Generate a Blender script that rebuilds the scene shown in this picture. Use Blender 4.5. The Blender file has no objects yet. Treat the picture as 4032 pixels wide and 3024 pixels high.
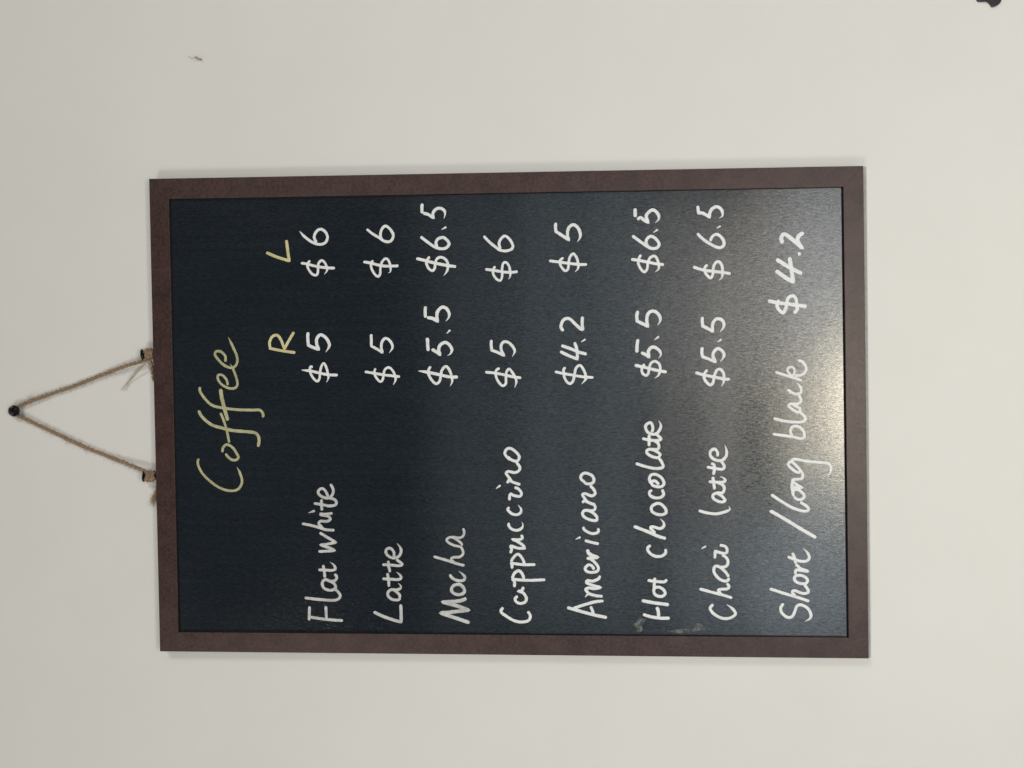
import bpy, bmesh, math, random
from mathutils import Vector, Matrix, noise

scene = bpy.context.scene
C = scene.collection
random.seed(11)

# ------------------------------------------------------------------ camera
RIGHT = Vector((-0.00984938, 0.04631952, -0.99887812))
UP = Vector((0.99985417, 0.01439273, -0.0091916))
FWD = Vector((-0.01395083, 0.99882298, 0.04645452))
EYE = Vector((0.03488641, -0.64607272, -0.03822862))
FPX = 3028.0
cam_d = bpy.data.cameras.new('camera')
cam = bpy.data.objects.new('camera', cam_d)
C.objects.link(cam)
cam.matrix_world = Matrix(((RIGHT.x, UP.x, -FWD.x, EYE.x), (RIGHT.y, UP.y, -FWD.y, EYE.y),
                           (RIGHT.z, UP.z, -FWD.z, EYE.z), (0, 0, 0, 1)))
cam_d.sensor_width = 36.0
cam_d.lens = FPX / 4032 * 36
cam_d.clip_start = 0.01
cam_d.clip_end = 50
scene.camera = cam

# ------------------------------------------------------------------ world and lamps (an indoor close-up)
w = bpy.data.worlds.new('World'); scene.world = w
w.use_nodes = True
bg = w.node_tree.nodes['Background']
bg.inputs['Color'].default_value = (0.93, 0.97, 1.0, 1)
bg.inputs['Strength'].default_value = 0.09

def lamp(name, loc, target, sx, sy, power, col):
    d = bpy.data.lights.new(name, 'AREA')
    d.shape = 'RECTANGLE'; d.size = sx; d.size_y = sy
    d.energy = power; d.color = col
    o = bpy.data.objects.new(name, d); C.objects.link(o)
    o.location = loc
    o.rotation_euler = (Vector(target) - Vector(loc)).to_track_quat('-Z', 'Y').to_euler()
    return o
# two lamps high on the left and right behind the photographer: the soft edge shadows
lamp('ceiling_lamp', (-1.95, -2.2, 1.0), (0, 0, 0), .55, .55, 21.5, (1, .92, .79))
lamp('ceiling_lamp', (1.95, -2.2, 1.0), (0, 0, 0), .55, .55, 21.5, (1, .92, .79))
# the bright low window of the room opposite, split by its bars: the sheen at the board's foot
def window_or_fill_lamp(x, z, sx, sz, radiance, col):
    o = lamp('window_or_fill_lamp', (x, -1.2, z), (x, 0, z), sx, sz, radiance * .75 * math.pi * sx * sz, col)
WARM, CREAM, NEUT, COOL = (1, .90, .70), (1, .935, .84), (.94, .975, 1), (.84, .94, 1)
for args in ((-.05, -.785, .26, .14, 33, WARM), (-.07, -.64, .24, .12, 9, WARM),
             (.10, -.715, .80, .24, 6.8, (.97, .975, .955)), (.24, -.545, .48, .05, 7.0, CREAM),
             (.06, -.462, .70, .062, 5.4, CREAM), (.20, -.398, .58, .034, 3.6, NEUT),
             (.10, -.335, .74, .030, 5.0, CREAM), (.22, -.285, .50, .022, 2.4, NEUT),
             (-.47, -.67, .32, .34, 3.6, COOL), (-.47, -.40, .32, .16, 2.0, COOL),
             (-.02, -.20, 1.2, .13, 1.3, COOL), (-.02, -.04, 1.2, .15, .95, COOL), (-.02, .15, 1.2, .18, .45, COOL)):  # these three: weak strips added higher up to lift mid board and wall
    window_or_fill_lamp(*args)
# unseen fill lamps, not windows, added both sides to brighten the wall's middle
window_or_fill_lamp(-1.25, -.15, .30, .6, 2.8, (.76, .88, 1))
window_or_fill_lamp(1.25, -.15, .30, .6, 2.8, (.76, .88, 1))

scene.view_settings.view_transform = 'Standard'
scene.view_settings.look = 'None'
scene.view_settings.exposure = 0
scene.view_settings.gamma = 1
scene.view_settings.use_curve_mapping = False

# ------------------------------------------------------------------ geometry helpers
Y_FRONT, Y_PANEL, Y_BACK, Y_WALL = 0.0, 0.0026, 0.0086, 0.0108

def P(px, py, y=0.0):
    """a pixel of the photograph -> the point of the plane y where it lies"""
    d = FWD + RIGHT * ((px - 2016) / FPX) + UP * ((1512 - py) / FPX)
    t = (y - EYE.y) / d.y
    return EYE + d * t

def link(name, me, parent=None, mat=None, smooth=False):
    o = bpy.data.objects.new(name, me); C.objects.link(o)
    if mat: me.materials.append(mat)
    if smooth:
        for p in me.polygons: p.use_smooth = True
    if parent is not None:
        o.parent = parent
        off = parent.matrix_world.translation.copy() if parent.parent is None else Vector((0, 0, 0))
        if parent.parent is None and off.length > 0:
            for v in me.vertices: v.co -= off
        elif parent.parent is not None:
            off = parent.parent.matrix_world.translation
            for v in me.vertices: v.co -= off
    return o

def mesh_of(bm, name):
    bmesh.ops.recalc_face_normals(bm, faces=bm.faces)
    me = bpy.data.meshes.new(name); bm.to_mesh(me); bm.free()
    return me

def empty(name, loc, label, cat, group=None):
    o = bpy.data.objects.new(name, None); C.objects.link(o)
    o.location = loc; o.empty_display_size = .01
    o['label'] = label; o['category'] = cat
    if group: o['group'] = group
    bpy.context.view_layer.update()
    return o

def spline(pts, step, corners=()):
    """Catmull-Rom through 3-D points, sharp at the corner indices"""
    segs = []; cur = [pts[0]]
    for i in range(1, len(pts)):
        cur.append(pts[i])
        if i in corners and i < len(pts) - 1:
            segs.append(cur); cur = [pts[i]]
    segs.append(cur)
    out = []
    for s in segs:
        n = len(s)
        for i in range(n - 1):
            p1, p2 = s[i], s[i + 1]
            p0 = s[i - 1] if i > 0 else p1 * 2 - p2
            p3 = s[i + 2] if i + 2 < n else p2 * 2 - p1
            k = max(2, int((p2 - p1).length / step))
            for j in range(k):
                t = j / k
                out.append(.5 * ((2 * p1) + (p2 - p0) * t + (2 * p0 - 5 * p1 + 4 * p2 - p3) * t * t
                                 + (3 * p1 - p0 - 3 * p2 + p3) * t ** 3))
    out.append(pts[-1].copy())
    return out

def tube(bm, pts, rad, n=6, caps=True):
    """round tube along pts; rad is a number or a function of 0..1"""
    rings = []
    m = len(pts); a = None
    for i, p in enumerate(pts):
        t = (pts[min(i + 1, m - 1)] - pts[max(i - 1, 0)])
        if t.length < 1e-9: t = Vector((0, 0, 1))
        t.normalize()
        if a is None:
            a = t.orthogonal().normalized()
        else:
            a = (a - t * a.dot(t))
            a = a.normalized() if a.length > 1e-6 else t.orthogonal().normalized()
        b = t.cross(a)
        r = rad(i / (m - 1)) if callable(rad) else rad
        rings.append([bm.verts.new(p + (a * math.cos(2 * math.pi * k / n) + b * math.sin(2 * math.pi * k / n)) * r)
                      for k in range(n)])
    for r0, r1 in zip(rings, rings[1:]):
        for k in range(n):
            bm.faces.new((r0[k], r0[(k + 1) % n], r1[(k + 1) % n], r1[k]))
    if caps:
        bm.faces.new(rings[0][::-1]); bm.faces.new(rings[-1])

def lathe(bm, centre, axis, prof, n=32):
    """prof: list of (distance along axis, radius)"""
    axis = axis.normalized(); a = axis.orthogonal().normalized(); b = axis.cross(a)
    rings = []
    for h, r in prof:
        if r < 1e-7:
            rings.append([bm.verts.new(centre + axis * h)])
        else:
            rings.append([bm.verts.new(centre + axis * h + (a * math.cos(2 * math.pi * k / n) + b * math.sin(2 * math.pi * k / n)) * r)
                          for k in range(n)])
    for r0, r1 in zip(rings, rings[1:]):
        for k in range(n):
            k2 = (k + 1) % n
            if len(r0) == 1 and len(r1) == 1: continue
            if len(r0) == 1: bm.faces.new((r0[0], r1[k2], r1[k]))
            elif len(r1) == 1: bm.faces.new((r0[k], r0[k2], r1[0]))
            else: bm.faces.new((r0[k], r0[k2], r1[k2], r1[k]))

# ------------------------------------------------------------------ materials
def nodes(name):
    m = bpy.data.materials.new(name); m.use_nodes = True
    nt = m.node_tree
    return m, nt, nt.nodes['Principled BSDF']

def N(nt, kind, **kw):
    n = nt.nodes.new(kind)
    for k, v in kw.items(): setattr(n, k, v)
    return n

def noise_tex(nt, scale, detail=3, rough=.5, stretch=None, coord='Object', dist=0):
    tc = N(nt, 'ShaderNodeTexCoord'); mp = N(nt, 'ShaderNodeMapping')
    if stretch: mp.inputs['Scale'].default_value = stretch
    tx = N(nt, 'ShaderNodeTexNoise')
    tx.inputs['Scale'].default_value = scale; tx.inputs['Detail'].default_value = detail
    tx.inputs['Roughness'].default_value = rough; tx.inputs['Distortion'].default_value = dist
    nt.links.new(tc.outputs[coord], mp.inputs[0]); nt.links.new(mp.outputs[0], tx.inputs['Vector'])
    return tx.outputs['Fac']

def ramp(nt, fac, stops):
    r = N(nt, 'ShaderNodeValToRGB')
    e = r.color_ramp.elements
    while len(e) < len(stops): e.new(.5)
    for el, (p, c) in zip(e, stops):
        el.position = p; el.color = (*c, 1) if len(c) == 3 else c
    nt.links.new(fac, r.inputs[0])
    return r.outputs['Color']

def mrange(nt, fac, a, b, c, d):
    m = N(nt, 'ShaderNodeMapRange')
    for i, v in enumerate((a, b, c, d)): m.inputs[i + 1].default_value = v
    nt.links.new(fac, m.inputs[0])
    return m.outputs[0]

def math_(nt, op, a, b):
    m = N(nt, 'ShaderNodeMath', operation=op)
    for i, v in enumerate((a, b)):
        if isinstance(v, (int, float)): m.inputs[i].default_value = v
        else: nt.links.new(v, m.inputs[i])
    return m.outputs[0]

def bump(nt, bsdf, h, strength, dist=.001):
    b = N(nt, 'ShaderNodeBump'); b.inputs['Strength'].default_value = strength
    b.inputs['Distance'].default_value = dist
    nt.links.new(h, b.inputs['Height']); nt.links.new(b.outputs[0], bsdf.inputs['Normal'])

# painted wall
M_wall, nt, b = nodes('painted_wall')
c = ramp(nt, noise_tex(nt, 9, 6, .6), [(.3, (.778, .771, .757)), (.7, (.802, .796, .784))])
nt.links.new(c, b.inputs['Base Color']); b.inputs['Roughness'].default_value = .6
b.inputs['Specular IOR Level'].default_value = .3
h = math_(nt, 'ADD', noise_tex(nt, 260, 4, .6), math_(nt, 'MULTIPLY', noise_tex(nt, 28, 3, .5), 2.0))
bump(nt, b, h, .10, .0012)

# wood-effect frame foil
M_frame, nt, b = nodes('brown_frame')
f1 = noise_tex(nt, 420, 4, .65); f2 = noise_tex(nt, 60, 4, .6)
mix = math_(nt, 'ADD', math_(nt, 'MULTIPLY', f1, .6), math_(nt, 'MULTIPLY', f2, .4))
c = ramp(nt, mix, [(.42, (.034, .0160, .0145)), (.58, (.068, .034, .031))])
nt.links.new(c, b.inputs['Base Color'])
nt.links.new(mrange(nt, f1, .3, .7, .34, .46), b.inputs['Roughness'])
b.inputs['Specular IOR Level'].default_value = .5
bump(nt, b, mix, .22, .0005)

M_edge, nt, b = nodes('frame_edge')
b.inputs['Base Color'].default_value = (.020, .012, .011, 1); b.inputs['Roughness'].default_value = .5

# grey backing board
M_back, nt, b = nodes('grey_backing')
c = ramp(nt, noise_tex(nt, 220, 3), [(.3, (.40, .41, .39)), (.7, (.50, .50, .48))])
nt.links.new(c, b.inputs['Base Color']); b.inputs['Roughness'].default_value = .8

# slate-coloured writing foil with a fine vertical grain
M_slate, nt, b = nodes('black_slate_foil')
grain = noise_tex(nt, 1.0, 3, .6, stretch=(1150, 1, 240), dist=1.0)       # short streaks up and down
weave = noise_tex(nt, 1.0, 3, .65, stretch=(900, 1, 330), dist=1.4)
patch = noise_tex(nt, 7, 4, .6)
streak = noise_tex(nt, 1.0, 2, .5, stretch=(260, 1, 9))
g = math_(nt, 'ADD', math_(nt, 'MULTIPLY', grain, .62), math_(nt, 'MULTIPLY', weave, .38))
col = ramp(nt, math_(nt, 'ADD', math_(nt, 'MULTIPLY', g, .6), math_(nt, 'ADD', math_(nt, 'MULTIPLY', streak, .2), math_(nt, 'MULTIPLY', patch, .2))),
           [(.38, (.0062, .0100, .0152)), (.50, (.0088, .0138, .0200)), (.64, (.0180, .0240, .0315))])
nt.links.new(col, b.inputs['Base Color'])
rg = math_(nt, 'ADD', mrange(nt, g, .35, .65, .10, .17), mrange(nt, patch, .35, .65, -.02, .03))
nt.links.new(rg, b.inputs['Roughness'])
b.inputs['Specular IOR Level'].default_value = .66
bump(nt, b, g, .5, .00018)
nt.links.new(mrange(nt, g, .38, .60, .46, .98), b.inputs['Specular IOR Level'])

def chalk(name, lo, hi):
    m, nt, b = nodes(name)
    f = noise_tex(nt, 900, 4, .7); f2 = noise_tex(nt, 130, 3, .6)
    s = math_(nt, 'ADD', math_(nt, 'MULTIPLY', f, .5), math_(nt, 'MULTIPLY', f2, .5))
    c = ramp(nt, s, [(.36, lo), (.60, hi)])
    nt.links.new(c, b.inputs['Base Color'])
    b.inputs['Roughness'].default_value = .5; b.inputs['Specular IOR Level'].default_value = .5
    bump(nt, b, f, .25, .0002)
    return m
M_white = chalk('white_marker', (.76, .78, .80), (.90, .92, .94))
M_grey = chalk('thin_white_marker', (.44, .445, .445), (.70, .705, .705))
M_yellow = chalk('yellow_marker', (.55, .50, .235), (.75, .70, .40))
M_dullyellow = chalk('thin_yellow_marker', (.36, .35, .195), (.56, .55, .335))

M_smudge, nt, b = nodes('wiped_marker')
b.inputs['Base Color'].default_value = (.24, .25, .24, 1); b.inputs['Roughness'].default_value = .8
tr = N(nt, 'ShaderNodeBsdfTransparent'); mx = N(nt, 'ShaderNodeMixShader')
a = ramp(nt, noise_tex(nt, 230, 4, .6, dist=1), [(.36, (0, 0, 0)), (.58, (.70, .70, .70))])
nt.links.new(a, mx.inputs[0]); nt.links.new(tr.outputs[0], mx.inputs[1]); nt.links.new(b.outputs[0], mx.inputs[2])
nt.links.new(mx.outputs[0], nt.nodes['Material Output'].inputs[0])

M_twine, nt, b = nodes('jute_twine')
c = ramp(nt, noise_tex(nt, 700, 4, .7), [(.3, (.18, .115, .068)), (.5, (.32, .222, .142)), (.7, (.48, .365, .25))])
nt.links.new(c, b.inputs['Base Color']); b.inputs['Roughness'].default_value = .9
bump(nt, b, noise_tex(nt, 1400, 3), .5, .0004)
M_fibre, nt, b = nodes('jute_fibre')
c = ramp(nt, noise_tex(nt, 300, 2), [(.35, (.30, .225, .15)), (.65, (.50, .405, .30))])
nt.links.new(c, b.inputs['Base Color']); b.inputs['Roughness'].default_value = .8
M_pale, nt, b = nodes('pale_fibre')
c = ramp(nt, noise_tex(nt, 300, 2), [(.35, (.46, .39, .29)), (.65, (.60, .53, .42))])
nt.links.new(c, b.inputs['Base Color']); b.inputs['Roughness'].default_value = .8

M_fleck, nt, b = nodes('dried_fluff')
b.inputs['Base Color'].default_value = (.55, .46, .36, 1); b.inputs['Roughness'].default_value = .8

M_black, nt, b = nodes('black_lacquer')
b.inputs['Base Color'].default_value = (.006, .006, .007, 1)
nt.links.new(mrange(nt, noise_tex(nt, 500, 3), .3, .7, .16, .30), b.inputs['Roughness'])
M_shank, nt, b = nodes('dark_steel')
b.inputs['Base Color'].default_value = (.05, .045, .04, 1); b.inputs['Metallic'].default_value = .8
b.inputs['Roughness'].default_value = .35
M_fix, nt, b = nodes('black_plastic')
c = ramp(nt, noise_tex(nt, 200, 3), [(.3, (.030, .030, .032)), (.7, (.042, .042, .045))])
nt.links.new(c, b.inputs['Base Color']); b.inputs['Roughness'].default_value = .38

# ------------------------------------------------------------------ the wall
bm = bmesh.new()
s = 3.0
vs = [bm.verts.new(v) for v in ((-s, Y_WALL, -s), (s, Y_WALL, -s), (s, Y_WALL, s), (-s, Y_WALL, s))]
bm.faces.new(vs)
wall = link('wall', mesh_of(bm, 'wall'), None, M_wall)
wall['kind'] = 'structure'
if wall.data.polygons[0].normal.y > 0: wall.data.flip_normals()

# ------------------------------------------------------------------ the menu board
OUT = [(586.4, 703.9), (3399.5, 652.8), (3421.0, 2593.2), (629.6, 2565.2)]   # top right, bottom right, bottom left, top left
INN = [(664.9, 782.8), (3320.3, 735.6), (3342.0, 2511.0), (702.5, 2489.2)]
foot = (P(*OUT[1]) + P(*OUT[2])) / 2
board = empty('menu_board', foot, 'handwritten coffee price blackboard in a brown frame, hung sideways-photographed on a pale wall', 'menu board')
board['label'] = 'black coffee menu board with handwritten prices in a flat dark brown frame'

def rail(i):
    """one mitred frame rail between corner i and i+1"""
    j = (i + 1) % 4
    a, b_, c_, d = P(*OUT[i]), P(*OUT[j]), P(*INN[j]), P(*INN[i])
    t = (b_ - a).normalized()                          # hair gap at the mitres, one has opened a little
    g0, g1 = (.00006 if i == 1 else .00001), (.00006 if j == 1 else .00001)
    a = a + t * g0; d = d + t * g0; b_ = b_ - t * g1; c_ = c_ - t * g1
    bm = bmesh.new()
    f = [bm.verts.new(v) for v in (a, b_, c_, d)]
    r = [bm.verts.new(v + Vector((0, Y_BACK, 0))) for v in (a, b_, c_, d)]
    bm.faces.new(f)
    bm.faces.new(r[::-1])
    for k in range(4):
        k2 = (k + 1) % 4
        bm.faces.new((f[k], r[k], r[k2], f[k2]))
    bm.edges.ensure_lookup_table()
    eds = [e for e in bm.edges if set(e.verts) in ({f[0], f[1]}, {f[2], f[3]})]      # long arrises only
    bmesh.ops.bevel(bm, geom=eds, offset=.00035, segments=2, affect='EDGES', profile=.5)
    o = link('frame_rail', mesh_of(bm, 'frame_rail'), board, M_frame)
    o.data.materials.append(M_edge)
    for p in o.data.polygons:
        if abs(p.normal.y) < .3: p.material_index = 1
    return o
for i in range(4): rail(i)

# backing board: sits behind the frame and peeps out at the foot
def shrink(k, dx0=0, dx1=0):
    cx = sum(p[0] for p in OUT) / 4; cy = sum(p[1] for p in OUT) / 4
    return [(cx + (x - cx) * k, cy + (y - cy) * k) for x, y in OUT]
bk = [(650, 722), (3411, 656), (3428.5, 2590), (680, 2545)]
bm = bmesh.new()
f = [bm.verts.new(P(x, y, Y_BACK + .0002)) for x, y in bk]
r = [bm.verts.new(v.co + Vector((0, .0015, 0))) for v in f]
bm.faces.new(f); bm.faces.new(r[::-1])
for k in range(4):
    k2 = (k + 1) % 4
    bm.faces.new((f[k], r[k], r[k2], f[k2]))
link('backing_board', mesh_of(bm, 'backing_board'), board, M_back)

# the writing surface, let in 3 mm behind the frame's face
bm = bmesh.new()
pc = []
for (ox, oy), (ix, iy) in zip(OUT, INN):
    v = P(ix, iy) * .9 + P(ox, oy) * .1
    v.y = Y_PANEL
    pc.append(v)
f = [bm.verts.new(v) for v in pc]
r = [bm.verts.new(v + Vector((0, .003, 0))) for v in pc]
bm.faces.new(f); bm.faces.new(r[::-1])
for k in range(4):
    k2 = (k + 1) % 4
    bm.faces.new((f[k], r[k], r[k2], f[k2]))
panel = link('chalkboard_panel', mesh_of(bm, 'chalkboard_panel'), board, M_slate)

# ------------------------------------------------------------------ the handwriting
# strokes are brush paths; "c" after a point = a sharp corner, "<" / ">" = thin start / thin end, "w44" = pen width
Z5, Z6, Z4 = 500 / 1659, 600 / 1659, 400 / 1659
rnd = random.Random(5)

def parse(text):
    out = []
    for s in text.strip().split('|'):
        s = s.strip()
        if not s: continue
        width, tin, tout, pts, cor = None, False, False, [], []
        for tok in s.split():
            if tok == '<': tin = True
            elif tok == '>': tout = True
            elif tok[0] == 'w': width = float(tok[1:])
            else:
                if tok[-1] == 'c': cor.append(len(pts)); tok = tok[:-1]
                x, y = tok.split(','); pts.append((float(x), float(y)))
        out.append((width, tin, tout, pts, cor))
    return out

def write(name, label, mat, parts, width=42):
    """one written word or price = one mesh of raised brush strokes"""
    bm = bmesh.new()
    n = 0
    for (ox, oy, sc, text) in parts:
        for (wd, tin, tout, pts, cor) in parse(text):
            W = (wd or width) * sc / 3028 * .612        # pen width in metres
            pp = [P(ox + x * sc, oy + y * sc, Y_PANEL) for x, y in pts]
            path = spline(pp, .0007, set(cor))
            L = [0]
            for a, b_ in zip(path, path[1:]): L.append(L[-1] + (b_ - a).length)
            tot = L[-1]
            ph = rnd.uniform(0, 100)
            base = .00006 + n * .000011
            n += 1
            prev = None
            m = len(path)
            for i, p in enumerate(path):
                t = path[min(i + 1, m - 1)] - path[max(i - 1, 0)]
                t.y = 0
                if t.length < 1e-9: t = Vector((0, 0, 1))
                t.normalize()
                nrm = Vector((-t.z, 0, t.x))
                s0, s1 = L[i] / W, (tot - L[i]) / W
                k = 1.0
                k *= min(1, .25 + .75 * s0 / 2.2) if tin else min(1, .55 + .45 * s0 / .35)
                k *= min(1, .12 + .88 * s1 / 2.6) if tout else min(1, .55 + .45 * s1 / .35)
                k *= 1 + .10 * noise.noise((L[i] * 260, ph, 0))
                jl = W / 2 * k * (1 + .13 * noise.noise((L[i] * 1500, ph, 3)))
                jr = W / 2 * k * (1 + .13 * noise.noise((L[i] * 1500, ph, 9)))
                h = .00011 * min(1, k + .2)
                row = []
                for u, hh in ((-1, 0), (-.72, .85), (0, 1), (.72, .85), (1, 0)):
                    q = p + nrm * (jl if u < 0 else jr) * u
                    row.append(bm.verts.new((q.x, Y_PANEL - base * (1 if hh else .25) - h * hh - L[i] * .0006, q.z)))
                if prev:
                    for a in range(4):
                        bm.faces.new((prev[a], prev[a + 1], row[a + 1], row[a]))
                prev = row
    o = link(name, mesh_of(bm, name), panel, mat)
    for p in o.data.polygons:
        if p.normal.y > 0: p.flip()
    if label: o['label'] = label
    return o

A = (1150, 700, Z5); B = (1150, 1150, Z5); Cw = (1150, 2000, Z5); C2 = (1150, 1600, Z5)
D = (1680, 2000, Z5); D2 = (1680, 1600, Z5); E1 = (1550, 750, Z4); E2 = (1550, 1170, Z4)
F1 = (1680, 700, Z5); F2 = (1680, 1150, Z5); G1 = (2080, 800, Z4); G2 = (2080, 1180, Z4)
H1 = (2200, 2000, Z5); H2 = (2200, 1600, Z5); I1 = (2200, 700, Z5); I2 = (2200, 1150, Z5)
J1 = (2720, 2000, Z6); J2 = (2720, 1600, Z6); K1 = (2720, 700, Z6); K2 = (2720, 1150, Z6)
L1 = (700, 1300, Z6); L2 = (700, 1700, Z4); L3 = (560, 620, Z6)

# heading
write('heading', 'thin dull yellow handwritten Coffee', M_dullyellow, [
    (*L2, '345,440 325,490 345,580 410,690 520,800 640,890 760,945 880,965 980,940 1040,860 1045,770 1010,660 965,575 w44 >'
          '|730,335 735,270 780,215 840,220 910,275 970,370 990,420 950,460 880,455 810,400 785,355 w46'),
    (*L1, '225,875 270,950 370,1030 500,1070 620,1095 800,1110 860,1130 885,1190 875,1270 w36|465,900 495,970 530,1080 560,1225 w30'
          '|245,620 240,660 290,740 370,815 480,845 640,865 800,870 890,870 925,905 930,950 w32|465,640 480,740 510,860 545,985 w44'
          '|545,600 530,540 485,490 440,490 440,540 490,600 570,635 630,625 650,580 635,510 600,420 570,365 w29 >'
          '|520,345 515,280 470,235 420,230 405,265 440,320 510,385 590,410 640,370 645,290 600,180 550,75 w31 >')])
write('size_letter', 'yellow handwritten R', M_yellow, [
    (*L1, '992,195 1120,222 1280,245|1005,190 1000,130 1030,70 1080,55 1120,100 1162,205c 1200,130 1265,20')], 33)
write('size_letter', 'yellow handwritten L', M_yellow, [
    (*L3, '1350,1035 1470,1085 1600,1125c 1585,1020 1570,900')], 35)

# flat white
write('drink_name', 'white handwritten Flat white', M_grey, [
    (*Cw, '235,1425 360,1445 510,1462 665,1472 w40|228,1285 225,1400 222,1470|440,1285 450,1440'
          '|165,1175 350,1195 520,1207 605,1190 628,1140 600,1095 560,1055'
          '|575,1010 555,1060 490,1075 420,1050 395,1000 405,955 440,935 490,955 545,985 575,1025|430,930 500,955 565,945 583,900 555,862'
          '|345,808 430,812 520,815 565,795 545,745 495,705 >|405,745 420,830 430,910'
          '|345,568 440,565 560,555c 470,515 370,482c 460,472 575,450c 470,390 360,322'
          '|130,205 250,228 350,255 450,285 555,290|400,265 350,205 375,172 450,175 498,150 470,108 385,92 370,78 440,82 530,68|< 215,65 300,35'),
    (*C2, '285,1268 380,1280 480,1300 560,1290 580,1255 550,1215 480,1195|385,1215 385,1290 390,1360'
          '|470,1180 440,1110 395,1072 350,1095 345,1140 395,1182 460,1198 515,1170 540,1110 525,1055 500,1015')], 40)
write('price', 'white handwritten $5 for Flat white', M_white, [
    (*B, '< 125,1018 230,1030 350,1055 470,1080 598,1085|270,985 245,972 232,1010 245,1070 290,1140 335,1165 360,1120 365,1050 385,965 415,930 445,980 465,1050 475,1120 450,1180 w34 >'
         '|208,525 205,600 213,695c 280,725 350,750c 325,690 320,620 350,570 385,560 440,595 480,660 485,710 440,785 w44 >')], 38)
write('price', 'white handwritten $6 for Flat white', M_white, [
    (*A, '115,1115 190,1125 330,1160 450,1175 560,1180|235,1080 205,1120 205,1170 250,1245 305,1275 335,1245 340,1170 345,1120 385,1080 425,1105 455,1170 455,1215 420,1265 w34 >'
         '|< 100,700 170,775 270,845 360,870 430,850 462,790 450,730 410,685 365,672 320,700 290,760 300,815 325,840')], 38)
# latte
write('drink_name', 'white handwritten Latte', M_grey, [
    (*Cw, '1065,1358 1200,1420 1330,1465 1425,1490c 1425,1400 1420,1260 w44'
          '|1412,1165 1390,1200 1310,1195 1255,1150 1255,1100 1300,1065 1350,1085 1400,1130 1412,1170|1300,1065 1370,1070 1420,1045 1415,1010 1385,982 >'
          '|1180,925 1280,930 1390,935 1425,910 1405,870 1360,835 >|1245,850 1260,940 1265,1030'
          '|1180,740 1280,745 1400,755 1440,735 1400,700 1360,672|1255,690 1265,770 1280,840'
          '|1330,640 1330,580 1290,530 1240,535 1225,580 1260,630 1330,655 1395,630 1425,570 1410,510 1370,462 >')], 39)
write('price', 'white handwritten $5 for Latte', M_white, [
    (*B, '950,1040 1070,1060 1190,1080 1310,1095 1410,1105|1090,995 1075,1050 1095,1110 1150,1170 1185,1140 1195,1070 1215,1010 1265,985 1310,1020 1340,1080 1352,1150 1320,1215 w34 >'
         '|1032,550 1035,620 1035,705c 1110,745 1180,790c 1165,720 1175,650 1215,605 1260,620 1300,670 1310,730 1270,795 w38 >')], 36)
write('price', 'white handwritten $6 for Latte', M_white, [
    (*A, '930,1100 1010,1110 1150,1145 1250,1155 1390,1150|1060,1080 1030,1120 1040,1190 1080,1260 1120,1290 1150,1260 1155,1180 1175,1100 1225,1055 1265,1090 1285,1160 1285,1225 1255,1245 w34 >'
         '|975,670 1050,730 1140,785 1200,825 1270,835 1315,790 1318,730 1270,660 1220,630 1180,660 1155,720 1160,785 1185,810')], 38)
# mocha
write('drink_name', 'white handwritten Mocha', M_grey, [
    (*D, '560,1500 400,1445 180,1372c 300,1362 550,1335c 400,1280 205,1228c 330,1224 450,1210 520,1180 w50'
         '|370,1005 430,1000 480,1040 495,1090 460,1125 390,1130 335,1100 325,1060 350,1015 390,1000 w44'
         '|300,870 340,920 410,950 480,945 500,905 470,865 420,825 >'
         '|90,635 250,680 400,730 495,752 w38|370,720 320,668 350,645 430,640 475,600 470,550 440,500 w36'
         '|440,505 360,490 290,455 262,420 290,388 340,385 400,420 450,460 465,492 w36|330,378 430,390 480,360 490,310 475,265 w36')], 40)
write('price', 'white handwritten $5.5 for Mocha', M_white, [
    (*E2, '< 405,1205 550,1225 720,1260 900,1300 1050,1305 w52|605,1130 570,1190 570,1260 620,1350 690,1415 750,1370 770,1280 790,1190 855,1130 910,1190 945,1290 955,1380 920,1455 w46 >'
          '|550,665 555,770 565,880|620,850 700,895 760,945c 735,870 755,790 830,740 900,770 950,850 930,920 880,955 >|< 865,595 925,535 w44'
          '|520,150 515,240 520,335|545,335 630,345 720,395c 705,320 720,230 790,165 860,185 905,260 900,330 850,395 >')], 56)
write('price', 'white handwritten $6.5 for Mocha', M_white, [
    (*E1, '370,1110 500,1140 650,1180 850,1220 1020,1245|590,1080 550,1130 535,1190 570,1270 630,1310 670,1270 680,1180 710,1115 770,1090 840,1120 885,1190 880,1290 850,1350 815,1390 w46 >'
          '|440,755 550,840 660,915 760,950 850,940 905,880 880,820 820,770 770,770 715,800 690,860 710,920|< 780,640 860,595 w44'
          '|465,215 460,290 465,375|480,370 560,390 650,450c 640,400 650,350 700,300 760,290 820,320 840,380 820,460 >')], 52)
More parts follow.
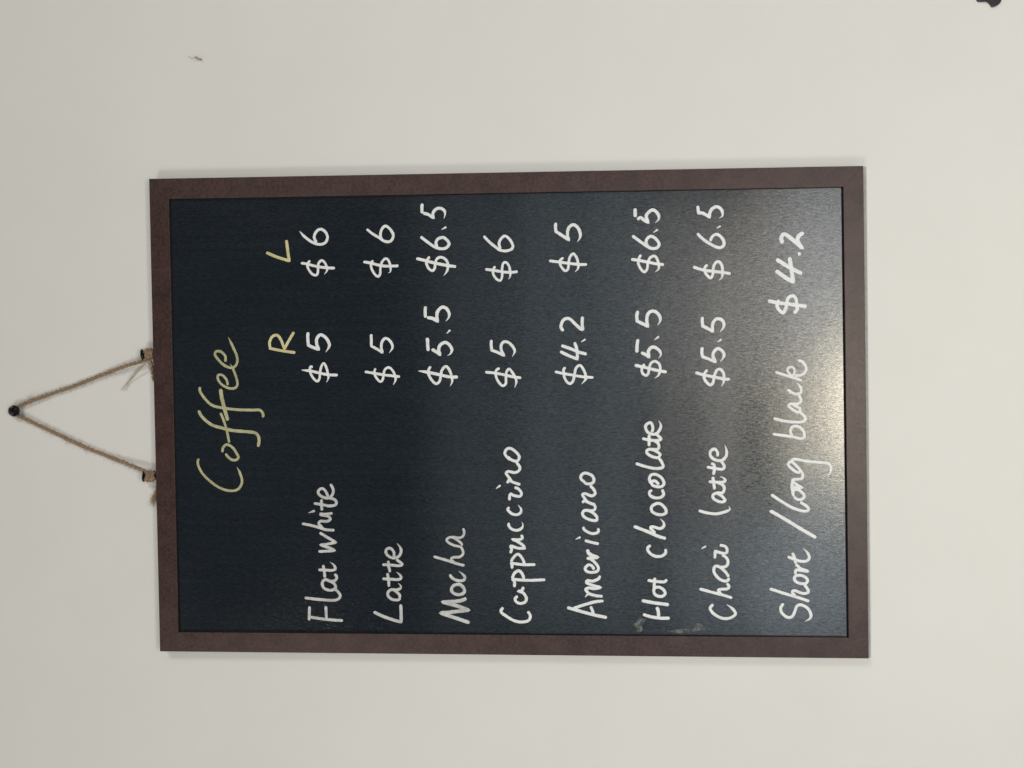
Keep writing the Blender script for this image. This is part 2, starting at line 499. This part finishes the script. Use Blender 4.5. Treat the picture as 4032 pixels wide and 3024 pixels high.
# cappuccino
write('drink_name', 'white handwritten Cappuccino', M_white, [
    (*D, '1000,1300 970,1355 1050,1420 1150,1475 1250,1490 1330,1470 1355,1410 1320,1350'
         '|1190,1150 1155,1185 1175,1230 1230,1248 1290,1225 1300,1170 1260,1110 1195,1085 1240,1082 1268,1030'
         '|1148,1035 1145,960 1110,925|1112,930 1300,945 1550,938|1115,920 1150,850 1205,820 1250,865 1272,930'
         '|1115,792 1115,740 1092,718|1092,718 1250,740 1420,740|1100,705 1140,640 1195,605 1250,660 1278,730'
         '|1092,592 1110,540 1098,495 1190,525 1280,528c 1255,485 1170,430 1115,410c 1195,415 1250,395 1235,350'
         '|1080,195 1070,225 1110,275 1180,292 1240,265 1258,220 1240,180 >'),
    (*D2, '1080,1315 1060,1350 1110,1400 1175,1415 1225,1390 1232,1340 1192,1285 >'
          '|1080,1228 1085,1165 1100,1142c 1140,1165 1220,1175 1237,1130 1200,1080 1148,1055|< 905,1075 965,1030'
          '|1052,1005 1072,962c 1140,995 1225,1022|1110,975 1060,910 1038,872 1070,850 1150,865 1205,840 1215,790 1170,728'
          '|1060,655 1110,700 1180,715 1210,665 1180,610 1110,555 1055,553 1022,600 1035,645 1090,700')], 40)
write('price', 'white handwritten $5 for Cappuccino', M_white, [
    (*F2, '765,1045 900,1060 1030,1085 1140,1110 1235,1120|955,995 915,1015 900,1060 915,1130 960,1200 1000,1225 1035,1190 1035,1110 1045,1040 1080,1005 1125,1060 1160,1120 1170,1180 1150,1250 w36 >'
          '|845,625 843,690 850,760c 920,785 1010,830c 975,760 975,690 1010,650 1060,655 1115,700 1150,770 1120,845 w40 >')], 38)
write('price', 'white handwritten $6 for Cappuccino', M_white, [
    (*F1, '765,1195 880,1210 1000,1230 1110,1235 1190,1225|895,1155 870,1200 870,1260 910,1320 960,1342 985,1290 985,1190 1000,1120 1035,1105 1075,1150 1090,1220 1090,1290 1065,1330 w34 >'
          '|745,760 820,840 900,905 960,945 1040,955 1110,930 1125,880 1080,800 1020,760 970,800 945,860 965,930')], 38)
# americano
write('drink_name', 'white handwritten Americano', M_white, [
    (*H1, '110,1300 250,1340 450,1395 630,1432 w44|190,1312 350,1260 480,1225 585,1215 w42|415,1285 440,1340 455,1395'
          '|< 345,1165 390,1125 480,1145 575,1155|400,1125 352,1068 395,1045 470,1055 550,1040c 440,1010 362,975 375,950 450,955 525,920 535,882'
          '|465,805 430,755 385,745 345,790 370,830 430,842 505,825 515,770 460,700 415,668|365,660 430,655 512,645c 440,620 390,590 375,540 w48'
          '|340,425 430,450 525,470|< 220,410 285,380|325,245 330,280 390,320 450,335 510,320 520,290 505,268'),
    (*H2, '505,1450 490,1490 420,1485 340,1450 310,1400 340,1360 410,1370 470,1410 510,1458|350,1355 440,1362 475,1335 465,1290 400,1262'
          '|308,1262 335,1228c 400,1260 475,1282|375,1250 322,1180 310,1152 345,1140 430,1170 475,1140 460,1090 408,1032'
          '|320,970 360,1010 425,1008 460,970 440,910 380,878 330,872 292,905 292,950 330,985')], 40)
write('price', 'white handwritten $4.2 for Americano', M_white, [
    (*G2, '435,1175 570,1205 740,1235 900,1260 1065,1270 w48|615,1110 580,1130 580,1190 590,1270 640,1350 690,1370 735,1320 755,1220 780,1120 840,1070 890,1120 930,1210 940,1290 870,1380 w46 >'
          '|520,845 650,910 800,970c 800,870 785,780 755,695|540,750 690,800 820,855 955,890|< 865,690 935,645 w44'
          '|575,510 535,450 555,360 610,310 680,315 760,390 860,480 890,485c 880,390 885,275')], 54)
write('price', 'white handwritten $5 for Americano', M_white, [
    (*G1, '340,940 500,960 680,985 830,1000 960,1000 w48|575,890 525,930 520,1000 570,1080 610,1105 650,1070 660,970 680,880 735,825 785,880 810,960 815,1060 760,1125 w44 >'
          '|450,320 445,390 450,460c 540,520 665,600c 640,520 650,430 690,370 750,355 815,410 850,500 840,570 800,635 >')], 54)
# hot chocolate
write('drink_name', 'white handwritten Hot chocolate', M_white, [
    (*H1, '1100,1390 1200,1420 1330,1440 1450,1440 w44|1280,1295 1300,1350 1305,1420 w46|1085,1210 1250,1240 1440,1265 w46'
          '|1240,1110 1250,1050 1310,1035 1370,1070 1390,1120 1350,1155 1290,1150 1250,1120 1240,1080|1160,945 1270,960 1380,965 1410,930|1255,910 1250,980 1245,1060'
          '|1200,485 1160,530 1190,590 1260,630 1340,630 1395,590 1395,535|980,240 1150,305 1300,370 1400,400 w44|1260,330 1200,262 1230,245 1320,270 1370,240 1370,190 1325,140 >'),
    (*H2, '1210,1370 1215,1310 1280,1270 1340,1280 1395,1340 1400,1390 1350,1415 1270,1405 1205,1365'
          '|1220,1095 1185,1120 1195,1165 1260,1195 1330,1190 1370,1150 1350,1085'
          '|1310,1020 1260,975 1215,985 1225,1030 1290,1050 1350,1045 1375,1000 1340,930 1270,890 1210,895 1185,940 1200,1010'
          '|1005,745 1130,785 1250,810 1340,805 1365,780 1340,720 1310,680'
          '|1320,640 1300,670 1230,660 1160,620 1150,580 1190,560 1260,580 1320,620 1325,650|1200,560 1290,560 1310,520 1290,475 1250,455'
          '|1090,420 1190,440 1290,445 1335,425 1300,385 1260,355|1180,370 1180,440 1180,520'
          '|1215,340 1230,290 1215,230 1190,210 1140,245 1135,285 1165,340 1230,365 1290,345 1330,280 1330,230 1305,185 >')], 41)
write('price', 'white handwritten $5.5 for Hot chocolate', M_white, [
    (*I2, '990,955 1130,985 1270,1020 1410,1045 w42|1120,940 1085,1000 1095,1060 1140,1090 1170,1060 1180,1000 1205,930 1260,905 1315,945 1325,1020 1300,1090 1250,1125 w36 >'
          '|1035,615 1025,690 1020,790|1075,790 1130,815 1180,850c 1170,780 1200,730 1250,720 1310,760 1335,815 1305,865 >|< 1250,625 1310,580 w36'
          '|1035,245 1020,310 1025,380c 1090,410 1165,450c 1150,380 1160,300 1200,255 1260,255 1315,310 1325,375 1290,435 >')], 44)
write('price', 'white handwritten $6.5 for Hot chocolate', M_white, [
    (*I1, '945,1065 1050,1080 1180,1105 1280,1125 1375,1135|1075,1005 1045,1060 1040,1120 1075,1195 1120,1230 1155,1190 1165,1110 1190,1050 1245,1020 1285,1060 1305,1130 1305,1190 1260,1230 w36 >'
          '|960,755 1060,830 1140,885 1220,925 1290,910 1310,860 1270,800 1210,765 1160,790 1140,840 1160,890 w42|< 1235,715 1295,675 w36'
          '|998,400 998,450 1000,515 w48|1025,545 1070,520 1110,550 1170,585c 1145,520 1150,480 1200,430 1250,425 1300,480 1305,540 1260,590 w44 >')], 40)
# chai latte
write('drink_name', 'white handwritten Chai', M_white, [
    (*J1, '245,1050 215,1080 215,1110 260,1160 340,1200 420,1200 480,1165 480,1130 440,1085 390,1050 >|95,880 220,915 340,945 450,980|330,940 300,895 340,885 400,880 415,850 390,820'
          '|415,760 395,795 330,785 270,730 250,680 265,635 310,640 370,690 415,750|275,630 340,645 390,630 405,580 385,540 340,510|262,550 265,470c 330,490 385,490 395,450 370,415 315,405|< 115,445 165,415')], 33)
write('drink_name', 'white handwritten latte after Chai', M_white, [
    (*J2, '85,1135 180,1160 280,1170 380,1145 425,1120 412,1085 >|365,1000 370,1030 320,1040 255,1010 240,970 280,945 330,970 370,1010|280,940 345,940 365,890 340,850 290,830'
          '|195,820 270,825 350,825 375,805 350,775 315,765 >|240,765 250,840 260,905|175,660 260,675 340,685 365,660 345,615 320,590|220,620 255,640 255,700 245,745'
          '|290,545 290,500 260,465 215,490 215,540 260,580 330,590 380,550 390,490 370,420 >')], 33)
write('price', 'white handwritten $5.5 for Chai latte', M_white, [
    (*K2, '50,875 150,905 260,925 350,945 425,950|180,845 150,890 150,950 205,1010 240,990 255,920 280,855 320,840 355,880 360,950 350,1000 330,1025 w32 >'
          '|125,600 120,660 130,705c 200,730 270,760c 240,690 260,640 300,615 350,650 360,700 320,760 >|< 290,545 335,515 w30|125,270 125,320 130,370c 190,400 240,430c 235,370 250,320 290,290 345,310 360,370 320,435 >')], 35)
write('price', 'white handwritten $6.5 for Chai latte', M_white, [
    (*K1, '25,970 140,1005 260,1020 350,1030 435,1045|180,945 150,985 165,1045 215,1090 240,1050 245,980 270,925 310,915 340,960 345,1040 335,1090 305,1115 w31 >'
          '|70,605 130,665 210,720 300,760 350,745 362,700 330,645 280,615 235,640 210,690 w34|< 280,550 325,525 w30|75,305 85,385c 130,385 205,430c 205,390 230,340 285,315 335,350 345,410 310,440 w36 >')], 33)
# short / long black
write('drink_name', 'white handwritten Short / long black', M_white, [
    (*J1, '1010,1040 980,1085 990,1140 1050,1190 1105,1180 1135,1120 1155,1070 1200,1055 1270,1090 1305,1150 1300,1200 1245,1235 >|860,880 1000,925 1150,970 1290,1015|1140,960 1105,920 1130,900 1220,930 1275,920 1275,890 1235,830'
          '|1245,825 1180,820 1130,785 1140,740 1200,735 1255,760 1270,800 1240,830|1135,720 1150,675 1220,685 1280,690c 1200,660 1140,610'
          '|1055,530 1130,560 1200,580 1265,575 1290,535 1265,480 1225,440 >|1106,488 1130,545 1142,605'),
    (*J2, '860,1135 1000,1213 1200,1335 1365,1430 w38|875,960 980,1030 1100,1100 1220,1140 1280,1130 1270,1095 1190,1040'
          '|1120,985 1170,1015 1220,1005 1235,970 1190,920 1140,905 1110,930 1120,980|1118,960 1100,880 1105,820|1100,860 1140,885 1215,885c 1150,850 1105,810 1130,795 1200,790 1220,760 1210,710'
          '|1190,720 1150,715 1090,670 1060,630 1090,600 1120,620 1170,670 1210,720|1090,605 1110,580 1150,575 1250,595 1400,610 1490,620 1525,660 1520,710 1490,755 >'),
    (*K2, '890,1545 1000,1560 1110,1575 1200,1595 1235,1570 1225,1510 1170,1465 1110,1465 1085,1510 1100,1570|900,1375 1000,1400 1130,1415 1220,1410 1250,1375 1215,1330 1190,1310'
          '|1200,1280 1170,1310 1110,1280 1065,1240 1090,1215 1140,1240 1200,1275|1090,1215 1170,1215 1200,1180 1185,1140 1170,1120|1055,1055 1090,1090 1150,1110 1195,1095 1200,1050 1170,1000 1140,985 >'
          '|920,870 1010,900 1110,930 1210,965|1110,915 1130,860 1110,820 1070,820 1050,850 1080,895 1110,920 w28|1130,910 1210,900 1255,850 1245,800 1210,755 1165,745')], 33)
write('price', 'white handwritten $4.2 for Short / long black', M_white, [
    (*K1, '840,1340 950,1360 1100,1380 1260,1400 w42|960,1330 940,1390 960,1435 1005,1470 1030,1430 1045,1370 1060,1310 1110,1285 1145,1320 1155,1390 1155,1440 1120,1475 w38'
          '|925,1010 1030,1085 1115,1135c 1100,1030 1085,940 1075,865|930,885 1030,950 1120,1000 1210,1045|1165,832 1195,825 w50'
          '|1000,715 985,660 1010,615 1060,635 1150,710 1215,768c 1180,720 1160,670 1185,625 1230,598')], 45)

# wiped marker smudges near the foot
def smudge(pts, name='smudge'):
    bm = bmesh.new()
    S = 600 / 2212
    pp = [P(2350 + x * S, 2350 + y * S, Y_PANEL) for x, y in pts]
    cen = sum(pp, Vector()) / len(pp)
    vs = []
    for p in spline(pp + [pp[0]], .0009)[:-1]:
        q = cen + (p - cen) * (1 + .18 * noise.noise(p * 900))
        vs.append(bm.verts.new((q.x, Y_PANEL - .00003, q.z)))
    bm.faces.new(vs)
    bmesh.ops.triangulate(bm, faces=bm.faces)
    o = link(name, mesh_of(bm, name), panel, M_smudge)
    for p in o.data.polygons:
        if p.normal.y > 0: p.flip()
    o['label'] = 'faint grey wiped marker smudge'
smudge([(500, 410), (560, 380), (620, 320), (705, 318), (690, 360), (650, 400), (660, 450), (650, 505), (570, 500), (600, 460), (550, 440)])
smudge([(1010, 490), (1100, 485), (1250, 465), (1400, 470), (1440, 390), (1500, 395), (1540, 420), (1535, 455), (1640, 460), (1560, 480), (1440, 500), (1300, 515), (1150, 530), (1080, 510)])

# ------------------------------------------------------------------ pins, nail, twine
def pin_head(bm, c, axis, R):
    lathe(bm, c, axis, [(-.0009, 0), (-.0009, R * .80), (-.0007, R * .97), (-.0003, R), (.0001, R * .96), (.0003, R * .85), (.0005, R * .5), (.0006, 0)], 36)

PIN_Y = .0048
pins = []
for (hx, hy, tilt) in ((560, 1397, Vector((-.10, -.20, 1))), (566, 1875, Vector((.06, -.20, 1)))):
    c0 = P(hx, hy, PIN_Y)
    axis = tilt.normalized()
    bm = bmesh.new(); pin_head(bm, c0, axis, .0051)
    pin_o = link('push_pin', mesh_of(bm, 'push_pin'), board, M_black, True)
    bm = bmesh.new()
    tube(bm, [c0 - axis * .0006, c0 - axis * .0125], .0012, 10)
    link('pin_shank', mesh_of(bm, 'pin_shank'), pin_o, M_shank, True)
    pins.append((c0, axis))

nail_c = P(54, 1618, .0052)
nail = empty('wall_nail', P(54, 1618, Y_WALL), 'small round black headed nail in the wall holding up the twine', 'nail')
nail_axis = Vector((0, -1, 0))
bm = bmesh.new(); lathe(bm, nail_c, nail_axis, [(-.0014, 0), (-.0014, .0042), (-.0010, .0048), (-.0002, .0050), (.0004, .0048), (.0006, .0044), (.0001, .0040), (-.0001, .0030), (0, 0)], 40)
link('nail_head', mesh_of(bm, 'nail_head'), nail, M_black, True)
bm = bmesh.new(); tube(bm, [nail_c - nail_axis * .0010, Vector((nail_c.x, Y_WALL + .003, nail_c.z))], .0013, 12)
link('nail_shank', mesh_of(bm, 'nail_shank'), nail, M_shank, True)

tw = empty('twine', P(330, 1640, .003), 'frayed brown jute twine looped over the black wall nail above the menu board', 'twine')
Y_TW = .0035
def helix(c0, axis, h0, h1, turns, r, a0=0):
    a = axis.orthogonal().normalized(); b_ = axis.cross(a)
    n = int(turns * 14)
    return [c0 + axis * (h0 + (h1 - h0) * i / n) + (a * math.cos(a0 + 2 * math.pi * turns * i / n) + b_ * math.sin(a0 + 2 * math.pi * turns * i / n)) * r for i in range(n + 1)]
def px_path(pts, y):
    if not isinstance(y, (list, tuple)): y = [y] * len(pts)
    return [P(a, b_, yy) for (a, b_), yy in zip(pts, y)]

up = px_path([(78, 1598), (160, 1565), (280, 1524), (400, 1477), (490, 1443), (558, 1422), (576, 1412)], [.0078, .0086, .0090, .0086, .0070, .0050, .0044])
lo = px_path([(80, 1640), (190, 1692), (330, 1758), (450, 1806), (560, 1850), (580, 1862)], [.0078, .0086, .0090, .0086, .0056, .0046])
loop = [nail_c + Vector((math.cos(a) * .0026, .0026, math.sin(a) * .0026)) for a in [math.radians(d) for d in range(10, 181, 17)]]
main = spline(up[::-1] + loop + lo, .0008)

fib = random.Random(3)
def twisted(bm, path, r=.00092, off=.00078, pitch=.0085, seed=0):
    """two plies laid round each other along the path"""
    L = 0; a = None; plies = [[], []]
    m = len(path)
    for i, p in enumerate(path):
        if i: L += (p - path[i - 1]).length
        t = path[min(i + 1, m - 1)] - path[max(i - 1, 0)]
        t.normalize()
        a = t.orthogonal().normalized() if a is None else (a - t * a.dot(t)).normalized()
        b_ = t.cross(a)
        for k in (0, 1):
            ang = 2 * math.pi * L / pitch + k * math.pi
            o_ = off * (1 + .25 * noise.noise((L * 180, seed, k)))
            plies[k].append(p + (a * math.cos(ang) + b_ * math.sin(ang)) * o_)
    for k in (0, 1):
        tube(bm, plies[k], lambda u, k=k: r * (1 + .22 * noise.noise((u * 60, seed + 5, k))), 7)

bm = bmesh.new()
twisted(bm, main, seed=1)
link('cord', mesh_of(bm, 'cord'), tw, M_twine, True)
for i, (c0, axis) in enumerate(pins):
    bm = bmesh.new()
    coil = helix(c0, axis, -.0030, -.0094, 2.8, .0031, 1.0 + i * 2)
    twisted(bm, spline(coil, .0007), r=.00095, off=.0007, seed=7 + i)
    coil = helix(c0, axis, -.0088, -.0026, 2.0, .0037, 2.4 + i)
    twisted(bm, spline(coil, .0007), r=.00092, off=.0007, seed=17 + i)
    link('knot', mesh_of(bm, 'knot'), tw, M_twine, True)
# the two cut tails
bm = bmesh.new()
twisted(bm, spline(px_path([(592, 1420), (596, 1440), (602, 1470), (606, 1500)], [.004, .0055, .0075, .0085]), .0007), r=.0009, seed=31)
link('tail', mesh_of(bm, 'tail'), tw, M_twine, True)
bm = bmesh.new()
twisted(bm, spline(px_path([(622, 1905), (618, 1930), (608, 1955), (604, 1970)], [.0075, .0072, .0066, .0062]), .0007), r=.0010, seed=37)
link('tail', mesh_of(bm, 'tail'), tw, M_twine, True)

# loose fibres
bm = bmesh.new()
def hair(bm, p, d, ln, r=.00005, curl=1.0, n=7):
    pts = [p]; q = p.copy(); v = d.normalized()
    for i in range(n):
        v = (v + Vector((fib.gauss(0, .25), fib.gauss(0, .25), fib.gauss(0, .25))) * curl).normalized()
        q = q + v * ln / n
        if q.y > Y_WALL - .0003: q.y = Y_WALL - .0003
        pts.append(q.copy())
    tube(bm, pts, lambda u: r * (1 - .6 * u), 3, False)
m = len(main)
for k in range(1300):
    i = fib.randrange(2, m - 2)
    t = (main[i + 1] - main[i - 1]).normalized()
    side = Vector((fib.gauss(0, 1), fib.gauss(0, .6), fib.gauss(0, 1)))
    side = (side - t * side.dot(t)).normalized()
    hair(bm, main[i] + side * .0009, side * .55 + t * fib.choice((-1, 1)) * fib.uniform(.5, 1.6), fib.uniform(.0015, .0075), fib.uniform(.00005, .00010))
# tufts near the nail
for (x0, y0, x1, y1, n) in ((128, 1578, 112, 1548, 16), (112, 1590, 130, 1560, 12), (190, 1555, 170, 1530, 6), (440, 1470, 428, 1447, 5), (210, 1702, 190, 1712, 10), (360, 1775, 350, 1788, 8), (530, 1830, 520, 1812, 8)):
    for k in range(n):
        p = P(x0 + fib.uniform(-12, 12), y0 + fib.uniform(-6, 6), .0082)
        q = P(x1 + fib.uniform(-10, 10), y1 + fib.uniform(-6, 6), .007 + fib.uniform(-.004, .0025))
        hair(bm, p, q - p, (q - p).length * fib.uniform(.6, 1.3), fib.uniform(.00004, .00007), .9)
# knots
for c0, axis in pins:
    for k in range(130):
        a = fib.uniform(0, 6.28); r_ = .0042
        e = axis.orthogonal().normalized(); g_ = axis.cross(e)
        s_ = e * math.cos(a) + g_ * math.sin(a)
        hair(bm, c0 - axis * fib.uniform(.002, .0095) + s_ * r_, s_ * .6 + axis * fib.uniform(-.8, .8), fib.uniform(.0012, .004), fib.uniform(.00003, .00006))
# frayed end of the left tail and the fuzz of the right one
for k in range(150):
    p = P(608 + fib.uniform(-7, 9), 1952 + fib.uniform(-14, 16), .0062)
    q = P(600 + fib.uniform(-16, 14), 1990 + fib.uniform(-14, 12), .0062 + fib.uniform(-.003, .004))
    hair(bm, p, q - p, (q - p).length * fib.uniform(.5, 1.1), fib.uniform(.00006, .00011), .5)
for k in range(40):
    u = fib.random()
    p = P(592 + 13 * u, 1425 + 75 * u, .004 + .004 * u)
    hair(bm, p, Vector((-.6, fib.uniform(-.4, .4), fib.uniform(-.2, .8))), fib.uniform(.001, .004), .00006)
fo = link('loose_fibre', mesh_of(bm, 'loose_fibre'), tw, M_fibre)
fo['kind'] = 'stuff'
# pale ribbon of fibres hanging off the right knot
bm = bmesh.new()
for k in range(26):
    o1 = fib.uniform(-3, 3)
    pts = px_path([(578 + o1, 1426 + o1), (548 + fib.uniform(-4, 4), 1455 + fib.uniform(-6, 6)), (515 + fib.uniform(-6, 6), 1490 + fib.uniform(-8, 8)), (482 + fib.uniform(-10, 16), 1532 + fib.uniform(-12, 10))],
                  [.004, .006, .0085, .0095])
    tube(bm, spline(pts, .002), lambda u: .00008 * (1 - .5 * u), 3, False)
fo = link('fibre_wisp', mesh_of(bm, 'fibre_wisp'), tw, M_pale)
fo['label'] = 'pale wisp of split fibres'

# ------------------------------------------------------------------ black fixture at the photograph's corner
PX = [(3849.6, 0), (3853, 3.7), (3860, 4.8), (3888, 3.6), (3894, 6), (3899, 12), (3904, 21), (3908, 25.4), (3918, 24.6), (3928.6, 20.3),
      (3938, 13), (3944, 3), (3946, -8), (3943, -22), (3934, -36), (3920, -46), (3904, -50), (3890, -46), (3880, -40), (3862, -40), (3852, -34), (3846, -22), (3846, -8)]
bm = bmesh.new()
f = [bm.verts.new(P(x, y, .0090)) for x, y in PX]
r = [bm.verts.new(v.co + Vector((0, Y_WALL - .0091, 0))) for v in f]
bm.faces.new(f); bm.faces.new(r[::-1])
n = len(f)
for k in range(n):
    k2 = (k + 1) % n
    bm.faces.new((f[k], r[k], r[k2], f[k2]))
bmesh.ops.bevel(bm, geom=[e for e in bm.edges if all(v in f for v in e.verts)], offset=.0004, segments=3, affect='EDGES', profile=.5)
fx = link('wall_hook', mesh_of(bm, 'wall_hook'), None, M_fix)
fx['label'] = 'rounded end of a black wall hook cut off at the corner of the photo'
fx['category'] = 'wall hook'

# ------------------------------------------------------------------ a curled fleck of dried fluff on the wall
S3 = 300 / 1659
bm = bmesh.new()
pts = [P(650 + x * S3, 120 + y * S3, yy) for x, y, yy in ((495, 562, .0100), (540, 575, .0092), (600, 600, .0085), (640, 590, .0080), (672, 562, .0078), (710, 585, .0082), (760, 605, .0085), (800, 610, .0080), (812, 632, .0084), (795, 650, .0090))]
tube(bm, spline(pts, .0006), lambda u: .00012 + .00020 * math.sin(math.pi * min(1, u * 1.05)) , 6)
# a thin torn skin below it
sk = [P(650 + x * S3, 120 + y * S3, .0100) for x, y in ((640, 600), (680, 575), (740, 600), (790, 615), (800, 640), (760, 650), (700, 632))]
vs = [bm.verts.new(v) for v in sk]; vb = [bm.verts.new(v + Vector((0, .0003, 0))) for v in sk]
bm.faces.new(vs); bm.faces.new(vb[::-1])
for k in range(len(vs)):
    k2 = (k + 1) % len(vs); bm.faces.new((vs[k], vb[k], vb[k2], vs[k2]))
fl = link('wall_fleck', mesh_of(bm, 'wall_fleck'), None, M_fleck, True)
fl['label'] = 'tiny curled pale brown fleck stuck to the bare wall'
fl['category'] = 'fleck'
